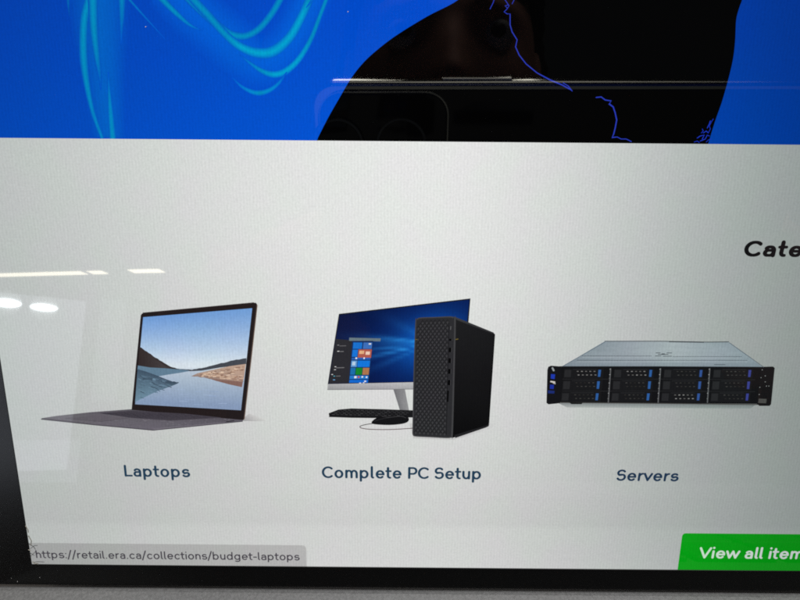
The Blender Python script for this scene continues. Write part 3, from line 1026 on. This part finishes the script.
bm = bmesh.new(); rounded_slab(bm, x0 + .003, .0145, y0 + .041, y1 - .003, zb - .0016, zb + .0005, .007, .0007)
bm_obj('camera_plate', bm, GLASSB, phone, smooth=False)
bm = bmesh.new(); rounded_slab(bm, x0 + .0027, .0148, y0 + .0407, y1 - .0027, zb - .0012, zb + .0012, .0072, .00008)
bm_obj('camera_plate_rim', bm, RIM, phone, smooth=False)
for (lx, ly) in ((0.0, 0.0), (-.0200, 0.0), (-.010, -.0175)):
    bm = bmesh.new()
    zf = .0012 if (lx, ly) == (0, 0) else .0006
    n = 48
    prof = [(.0084, zb - .001), (.0084, zf + .0006), (.0079, zf), (.0072, zf), (.0069, zf + .0004), (.0069, zf + .0009)]
    prev = None
    for k in range(n + 1):
        aa = 2 * math.pi * k / n
        cur = [bm.verts.new((lx + r_ * math.cos(aa), ly + r_ * math.sin(aa), z_)) for r_, z_ in prof]
        if prev:
            for q0, q1, q2, q3 in zip(prev, prev[1:], cur[1:], cur):
                bm.faces.new((q0, q1, q2, q3))
        prev = cur
    ring = bm_obj('lens_ring', bm, RING, phone)
    bm = bmesh.new()
    add_cyl(bm, (lx, ly), .0070, .0070, zf + .0006, zf + .0012)
    bm_obj('lens_glass', bm, LENS, ring)
bm = bmesh.new(); add_box(bm, .0125, .0345, y1 - .0002, y1 + .0007, zb + .0028, zb + .0055, .0004, 2)
bm_obj('power_button', bm, RIM, phone)
bm = bmesh.new(); rounded_slab(bm, x0 + .002, x1 - .002, y0 + .002, y1 - .002, zb + .0075, zb + .0082, .009, .0003)
bm_obj('front_glass', bm, GLASSB, phone)

# ------------------------------------------------------------------ the person behind the phone
SKIN = solid('skin', (0.58, 0.29, 0.21), 0.7, nscale=120, namt=.1)
HAIR = solid('dark_hair', (0.012, 0.009, 0.008), 0.55, nscale=500, namt=.3)
SHIRT = solid('dark_shirt', (0.02, 0.022, 0.028), 0.85, nscale=700, namt=.25)
EYE = solid('eye_white', (0.70, 0.66, 0.62), 0.6, nscale=90, namt=.05)
IRIS = solid('dark_iris', (0.02, 0.012, 0.008), 0.5, nscale=900)
E = M_LAP @ Vector((.033, .074, .35))            # between the eyes
PT = Matrix.Translation(E)
person = thing('person', 'dim person with dark hair looking over the phone, mirrored in the display', 'person', PT)
HT = Matrix.Rotation(R(-16), 4, 'X')
def head_point(v):
    x, y, z = v
    q = Vector((x * .072, y * .092, z * .115))
    if y > -.2:
        g = lambda cx, cz, sx, sz: math.exp(-((q.x - cx) / sx) ** 2 - ((q.z - cz) / sz) ** 2)
        f = max(0, min(1, (y + .2) * 1.6))
        d = .0
        d += .012 * g(0, -.008, .011, .02) + .016 * g(0, -.026, .013, .012)
        d -= .0075 * (g(.032, .006, .017, .011) + g(-.032, .006, .017, .011))
        d += .005 * (g(.03, .026, .026, .008) + g(-.03, .026, .026, .008))
        d += .005 * g(0, -.056, .024, .005) + .005 * g(0, -.067, .02, .005) - .003 * g(0, -.0615, .024, .0025)
        d += .007 * g(0, -.098, .022, .016)
        d += .004 * (g(.042, -.025, .02, .02) + g(-.042, -.025, .02, .02))
        q.y += d * f
    if q.z < -.03:
        k = 1 - .32 * min(1, (-.03 - q.z) / .085)
        q.x *= k
        if q.y < 0:
            q.y *= k
    return q
bm = bmesh.new()
bmesh.ops.create_icosphere(bm, subdivisions=6, radius=1)
for v in bm.verts:
    v.co = head_point(v.co.normalized())
for s in (-1, 1):
    r = bmesh.ops.create_uvsphere(bm, u_segments=16, v_segments=12, radius=1)
    for v in r['verts']:
        v.co = Vector((s * (.071 + .009 * v.co.x * s * .8 + .004), -.012 + .018 * v.co.y, -.005 + .031 * v.co.z))
off = Vector((0, -.084, 0))
for v in bm.verts:
    v.co = HT @ (v.co + Vector((0, 0, -.006)) + off)
head_me = bpy.data.meshes.new('head_tmp'); bm.to_mesh(head_me); bm.free()

# body skeleton in the person's frame
Pi = PT.inverted()
def from_cam(p):
    return Pi @ (M_CAM @ Vector(p))
Vs, Es, Rs = [], [], []
def jt(p, r, par=None):
    Vs.append(Vector(p)); Rs.append(r if isinstance(r, tuple) else (r, r))
    if par is not None:
        Es.append((par, len(Vs) - 1))
    return len(Vs) - 1
pel = jt((0, -.20, -.72), (.15, .10)); waist = jt((0, -.19, -.52), (.135, .095), pel); chest = jt((0, -.17, -.32), (.15, .10), waist)
nb = jt((0, -.15, -.19), (.06, .06), chest); nk = jt((0, -.115, -.11), (.055, .055), nb); hd = jt((0, -.09, -.03), (.06, .06), nk)
for s, grip in ((-1, (x0 - .004, -.046, zb + .004)), (1, (x1 + .004, -.046, zb + .004))):
    g = from_cam(grip)
    dirw = (from_cam((grip[0] + s * .06, grip[1] - .05, grip[2] + .05)) - g).normalized()
    sh = jt((s * .17, -.17, -.235), .058, chest)
    wr = g + dirw * .092
    el_p = Vector((s * .26, -.10, -.46))
    el = jt(el_p, .043, sh)
    fa = jt(el_p.lerp(wr, .35), .042, el)
    w_ = jt(wr, (.028, .022), fa)
    pm = jt(g + dirw * .052, (.036, .016), w_)
    # fingers run behind the phone's back, thumb along its screen side
    for k, (ln, yy) in enumerate(((.95, .012), (1.0, -.004), (.95, -.02), (.8, -.035))):
        b0 = from_cam((grip[0] + s * .014, grip[1] + yy * .9, zb - .001))
        a_ = jt((g + dirw * .03).lerp(b0, .55), .0095, pm)
        b_ = jt(b0, .0088, a_)
        c_ = jt(from_cam((grip[0] - s * .008 * ln, grip[1] + yy, zb - .0085)), .0080, b_)
        jt(from_cam((grip[0] - s * .024 * ln, grip[1] + yy, zb - .0080)), .0066, c_)
    t1 = jt(from_cam((grip[0] + s * .022, grip[1] - .012, zb + .024)), .0115, pm)
    t2 = jt(from_cam((grip[0] + s * .004, grip[1] + .006, zb + .019)), .0100, t1)
    jt(from_cam((grip[0] - s * .020, grip[1] + .014, zb + .0165)), .0080, t2)
def skin_mesh(verts, edges, radii, name, root=0, sub=2):
    me = bpy.data.meshes.new(name)
    me.from_pydata(verts, edges, [])
    o = bpy.data.objects.new(name, me)
    COL.objects.link(o)
    o.modifiers.new('skin', 'SKIN')
    if not me.skin_vertices:
        me.skin_vertices.new()
    for i, sv_ in enumerate(me.skin_vertices[0].data):
        sv_.radius = radii[i]
        sv_.use_root = (i == root)
    sb = o.modifiers.new('sub', 'SUBSURF'); sb.levels = sub; sb.render_levels = sub
    dg = bpy.context.evaluated_depsgraph_get()
    out = bpy.data.meshes.new_from_object(o.evaluated_get(dg))
    bpy.data.objects.remove(o)
    return out
bme = skin_mesh(Vs, Es, Rs, 'body_tmp')
bm = bmesh.new(); bm.from_mesh(bme); bm.from_mesh(head_me)
me = bpy.data.meshes.new('body'); bm.to_mesh(me); bm.free()
tmp = bpy.data.objects.new('body_tmp', me); COL.objects.link(tmp)
rm = tmp.modifiers.new('remesh', 'REMESH'); rm.mode = 'VOXEL'; rm.voxel_size = .0028; rm.use_smooth_shade = True
dg = bpy.context.evaluated_depsgraph_get()
me2 = bpy.data.meshes.new_from_object(tmp.evaluated_get(dg)); me2.name = 'body'
bpy.data.objects.remove(tmp)
me2.materials.clear()
for p in me2.polygons:
    p.use_smooth = True
body = link('body', me2, SKIN, person)
# shirt: torso and sleeves a little outside the body
sv_v, sv_e, sv_r = [], [], []
def js(p, r, par=None):
    sv_v.append(Vector(p)); sv_r.append(r if isinstance(r, tuple) else (r, r))
    if par is not None:
        sv_e.append((par, len(sv_v) - 1))
    return len(sv_v) - 1
a0 = js((0, -.20, -.76), (.17, .12)); a1 = js((0, -.19, -.52), (.155, .112), a0); a2 = js((0, -.17, -.32), (.168, .117), a1); a3 = js((0, -.148, -.225), (.115, .105), a2)
js((0, -.112, -.105), (.074, .078), js((0, -.13, -.15), (.082, .085), a3))
for s in (-1, 1):
    b1 = js((s * .172, -.17, -.235), .072, a2)
    b2 = js((s * .245, -.115, -.42), .062, b1)
shirt = link('shirt', skin_mesh(sv_v, sv_e, sv_r, 'shirt'), SHIRT, person)
for p in shirt.data.polygons:
    p.use_smooth = True
# hair cap and eyes
bm = bmesh.new()
bmesh.ops.create_icosphere(bm, subdivisions=5, radius=1)
kill = []
for v in bm.verts:
    d = v.co.normalized()
    q = head_point(d)
    line = .072 - .035 * min(1, abs(q.x) / .06) ** 2
    if (q.y > .0 and q.z < line) or (q.z < -.05 and q.y > -.03) or (q.z < .045 and q.y > .02) or q.z < -.075:
        kill.append(v); continue
    nz = noise.noise(d * 9) * .004 + noise.noise(d * 30) * .0025
    v.co = HT @ (q * 1.0 + d * (.013 + nz) + Vector((0, 0, -.006)) + off)
bmesh.ops.delete(bm, geom=kill, context='VERTS')
hair = bm_obj('hair', bm, HAIR, person, smooth=True)
sd = hair.modifiers.new('thickness', 'SOLIDIFY'); sd.thickness = .01; sd.offset = -1
for s in (-1, 1):
    c = HT @ (Vector((s * .032, .0735, .002)) + off)
    bm = bmesh.new(); bmesh.ops.create_uvsphere(bm, u_segments=24, v_segments=16, radius=.0118, matrix=Matrix.Translation(c))
    eye = bm_obj('eye', bm, EYE, person, smooth=True)
    bm = bmesh.new(); bmesh.ops.create_uvsphere(bm, u_segments=20, v_segments=12, radius=.0068, matrix=Matrix.Translation(c + Vector((0, .0062, -.0012))))
    bm_obj('iris', bm, IRIS, eye, smooth=True)
    bm = bmesh.new()
    prev = None
    for k in range(13):
        t = k / 12 - .5
        p = HT @ (Vector((s * .033 + t * .036, .0925 - abs(t * s * 1 + .1) * .008 - t * s * .012, .0235 + .004 * math.cos(t * 3) - t * s * .002)) + off)
        w_ = .0042 * (1 - (2 * abs(t)) ** 3) + .0006
        cur = [bm.verts.new(p + Vector((0, dy_, dz_))) for dy_, dz_ in ((.002, w_), (.004, 0), (.002, -w_), (-.006, 0))]
        if prev:
            for i in range(4):
                bm.faces.new((prev[i], prev[(i + 1) % 4], cur[(i + 1) % 4], cur[i]))
        prev = cur
    bm_obj('eyebrow', bm, HAIR, person, smooth=True)

# ------------------------------------------------------------------ table
deck_low = M_LAP @ DK(0, 0, -TH)
bm = bmesh.new()
tz = deck_low.z - .003
add_box(bm, -.9, 1.1, -.42, .55, tz - .03, tz, .004, 2)
tb = bm_obj('table', bm, solid('dark_table', (.05, .045, .042), .5, nscale=30, namt=.2))
tb['kind'] = 'structure'
for x in (XL + .02, XR - .02):
    for t in (.02, .19):
        c = M_LAP @ DK(x, t, -TH)
        bm = bmesh.new()
        add_cyl(bm, (c.x, c.y), .006, .006, tz, tz + .0035, 20)
        for v in bm.verts:
            v.co = M_LAP.inverted() @ v.co
        bm_obj('rubber_foot', bm, DARKPL, lap)

# ------------------------------------------------------------------ lamps of the room, mirrored in the display
def mirror_dir(u, v):
    d = ray(u, v)
    d = Vector((d.x, d.y, -d.z))
    return (M_LAP.to_3x3() @ d).normalized(), M_LAP @ Vector((*P(u, v), 0))
CEIL = 2.35
def on_ceiling(u, v, z=CEIL):
    d, o = mirror_dir(u, v)
    return o + d * ((z - o.z) / d.z)
STRIP = lamp_mat('warm_tube_glow', (1.0, 0.90, 0.70), 14.0)
ROUND = lamp_mat('cool_lamp_glow', (0.90, 0.97, 1.0), 18.0)
HOUSE = solid('white_lamp_housing', (.6, .6, .6), .5, nscale=40, namt=.05)
def strip_light(u0, v0, u1, v1, wpx, label):
    a, b = on_ceiling(u0, v0), on_ceiling(u1, v1)
    c = (a + b) / 2
    d = (b - a); L_ = d.length
    ang = math.atan2(d.y, d.x)
    up_ = on_ceiling((u0 + u1) / 2, (v0 + v1) / 2 - wpx / 2); dn = on_ceiling((u0 + u1) / 2, (v0 + v1) / 2 + wpx / 2)
    nrm = Vector((-d.y, d.x, 0)).normalized()
    wd = abs((up_ - dn).dot(nrm))
    t = thing('ceiling_light', label, 'ceiling light', Matrix.Translation(c) @ Matrix.Rotation(ang, 4, 'Z'), 'strip lights on the ceiling')
    bm = bmesh.new(); add_box(bm, -L_ / 2, L_ / 2, -wd / 2, wd / 2, -.006, 0, .002, 2)
    bm_obj('diffuser', bm, STRIP, t)
    bm = bmesh.new(); add_box(bm, -L_ / 2 - .01, L_ / 2 + .01, -wd / 2 - .01, wd / 2 + .01, .0005, .06, .004, 2)
    bm_obj('housing', bm, HOUSE, t)
strip_light(-160, 279.5, 84, 272.7, 3.2, 'longest warm strip light mirrored at the left border of the display')
strip_light(90, 272.5, 105, 272.2, 3.2, 'shortest warm strip light, mirrored right after the longest strip')
strip_light(131, 271.2, 162, 270.6, 3.4, 'warm strip light mirrored by itself above the pictured laptop')
def round_lamp(u, v, wpx, hpx, dist, label):
    d, o = mirror_dir(u, v)
    c = o + d * dist
    k = (dist + .12) / F_PX * .98
    M = Matrix.Translation(c) @ (-d).to_track_quat('Z', 'Y').to_matrix().to_4x4()
    t = thing('spot_lamp', label, 'lamp', M, 'spot lamps of the room')
    bm = bmesh.new()
    bmesh.ops.create_uvsphere(bm, u_segments=32, v_segments=12, radius=1)
    for v_ in bm.verts:
        v_.co = Vector((v_.co.x * wpx / 2 * k, v_.co.y * hpx / 2 * k, v_.co.z * .012))
    bm_obj('diffuser', bm, ROUND, t, smooth=True)
    bm = bmesh.new(); add_cyl(bm, (0, 0), .55 * wpx * k * .6, .55 * wpx * k * .9, -.12, -.013)
    bm_obj('housing', bm, HOUSE, t)
round_lamp(7, 303, 22, 8, 4.0, 'white spot lamp mirrored at the very left border of the display')
round_lamp(44, 307.5, 22, 7, 4.0, 'white spot lamp mirrored just left of the pictured laptop lid')

# daylight from a shop window on the left plus two added edge lights, soft room light from above
def area(name, loc, target, sx, sy, power, col):
    l = bpy.data.lights.new(name, 'AREA')
    l.shape = 'RECTANGLE'; l.size = sx; l.size_y = sy; l.energy = power; l.color = col
    o = bpy.data.objects.new(name, l)
    COL.objects.link(o)
    o.location = loc
    o.rotation_euler = (Vector(target) - Vector(loc)).to_track_quat('-Z', 'Y').to_euler()
    return o
for (u, v, dist, sx_, sy_, pw) in ((-50, 379, 3.0, .93, .75, 3.2), (-52, 478, 3.0, .93, .29, .65), (109, 350, 3.4, .12, .52, .10)):  # first is the window; two dimmer lights added to soften its mirrored outline
    d, o = mirror_dir(u, v)
    area('window_and_edge_light', o + d * dist, o, sx_, sy_, pw, (0.82, 0.88, 1.0))
area('overhead_light', (0.3, 0.4, 2.3), (0, 0, .1), 1.6, 1.2, 40, (1.0, .97, .93))
area('ceiling_panel_light', (0.09, -2.0, 2.3), (0.09, -2.0, 0), 1.0, .5, 60, (1.0, .97, .86))

w = bpy.data.worlds.new('World')
S.world = w
w.use_nodes = True
bg = w.node_tree.nodes['Background']
bg.inputs[0].default_value = (0.75, 0.82, 0.9, 1)
bg.inputs[1].default_value = 0.035

S.view_settings.view_transform = 'Standard'
S.view_settings.look = 'None'
S.view_settings.exposure = 0
S.view_settings.gamma = 1
S.render.engine = 'CYCLES'
S.cycles.use_denoising = False
S.cycles.filter_width = 1.9
S.cycles.max_bounces = 6
S.cycles.sample_clamp_indirect = 4
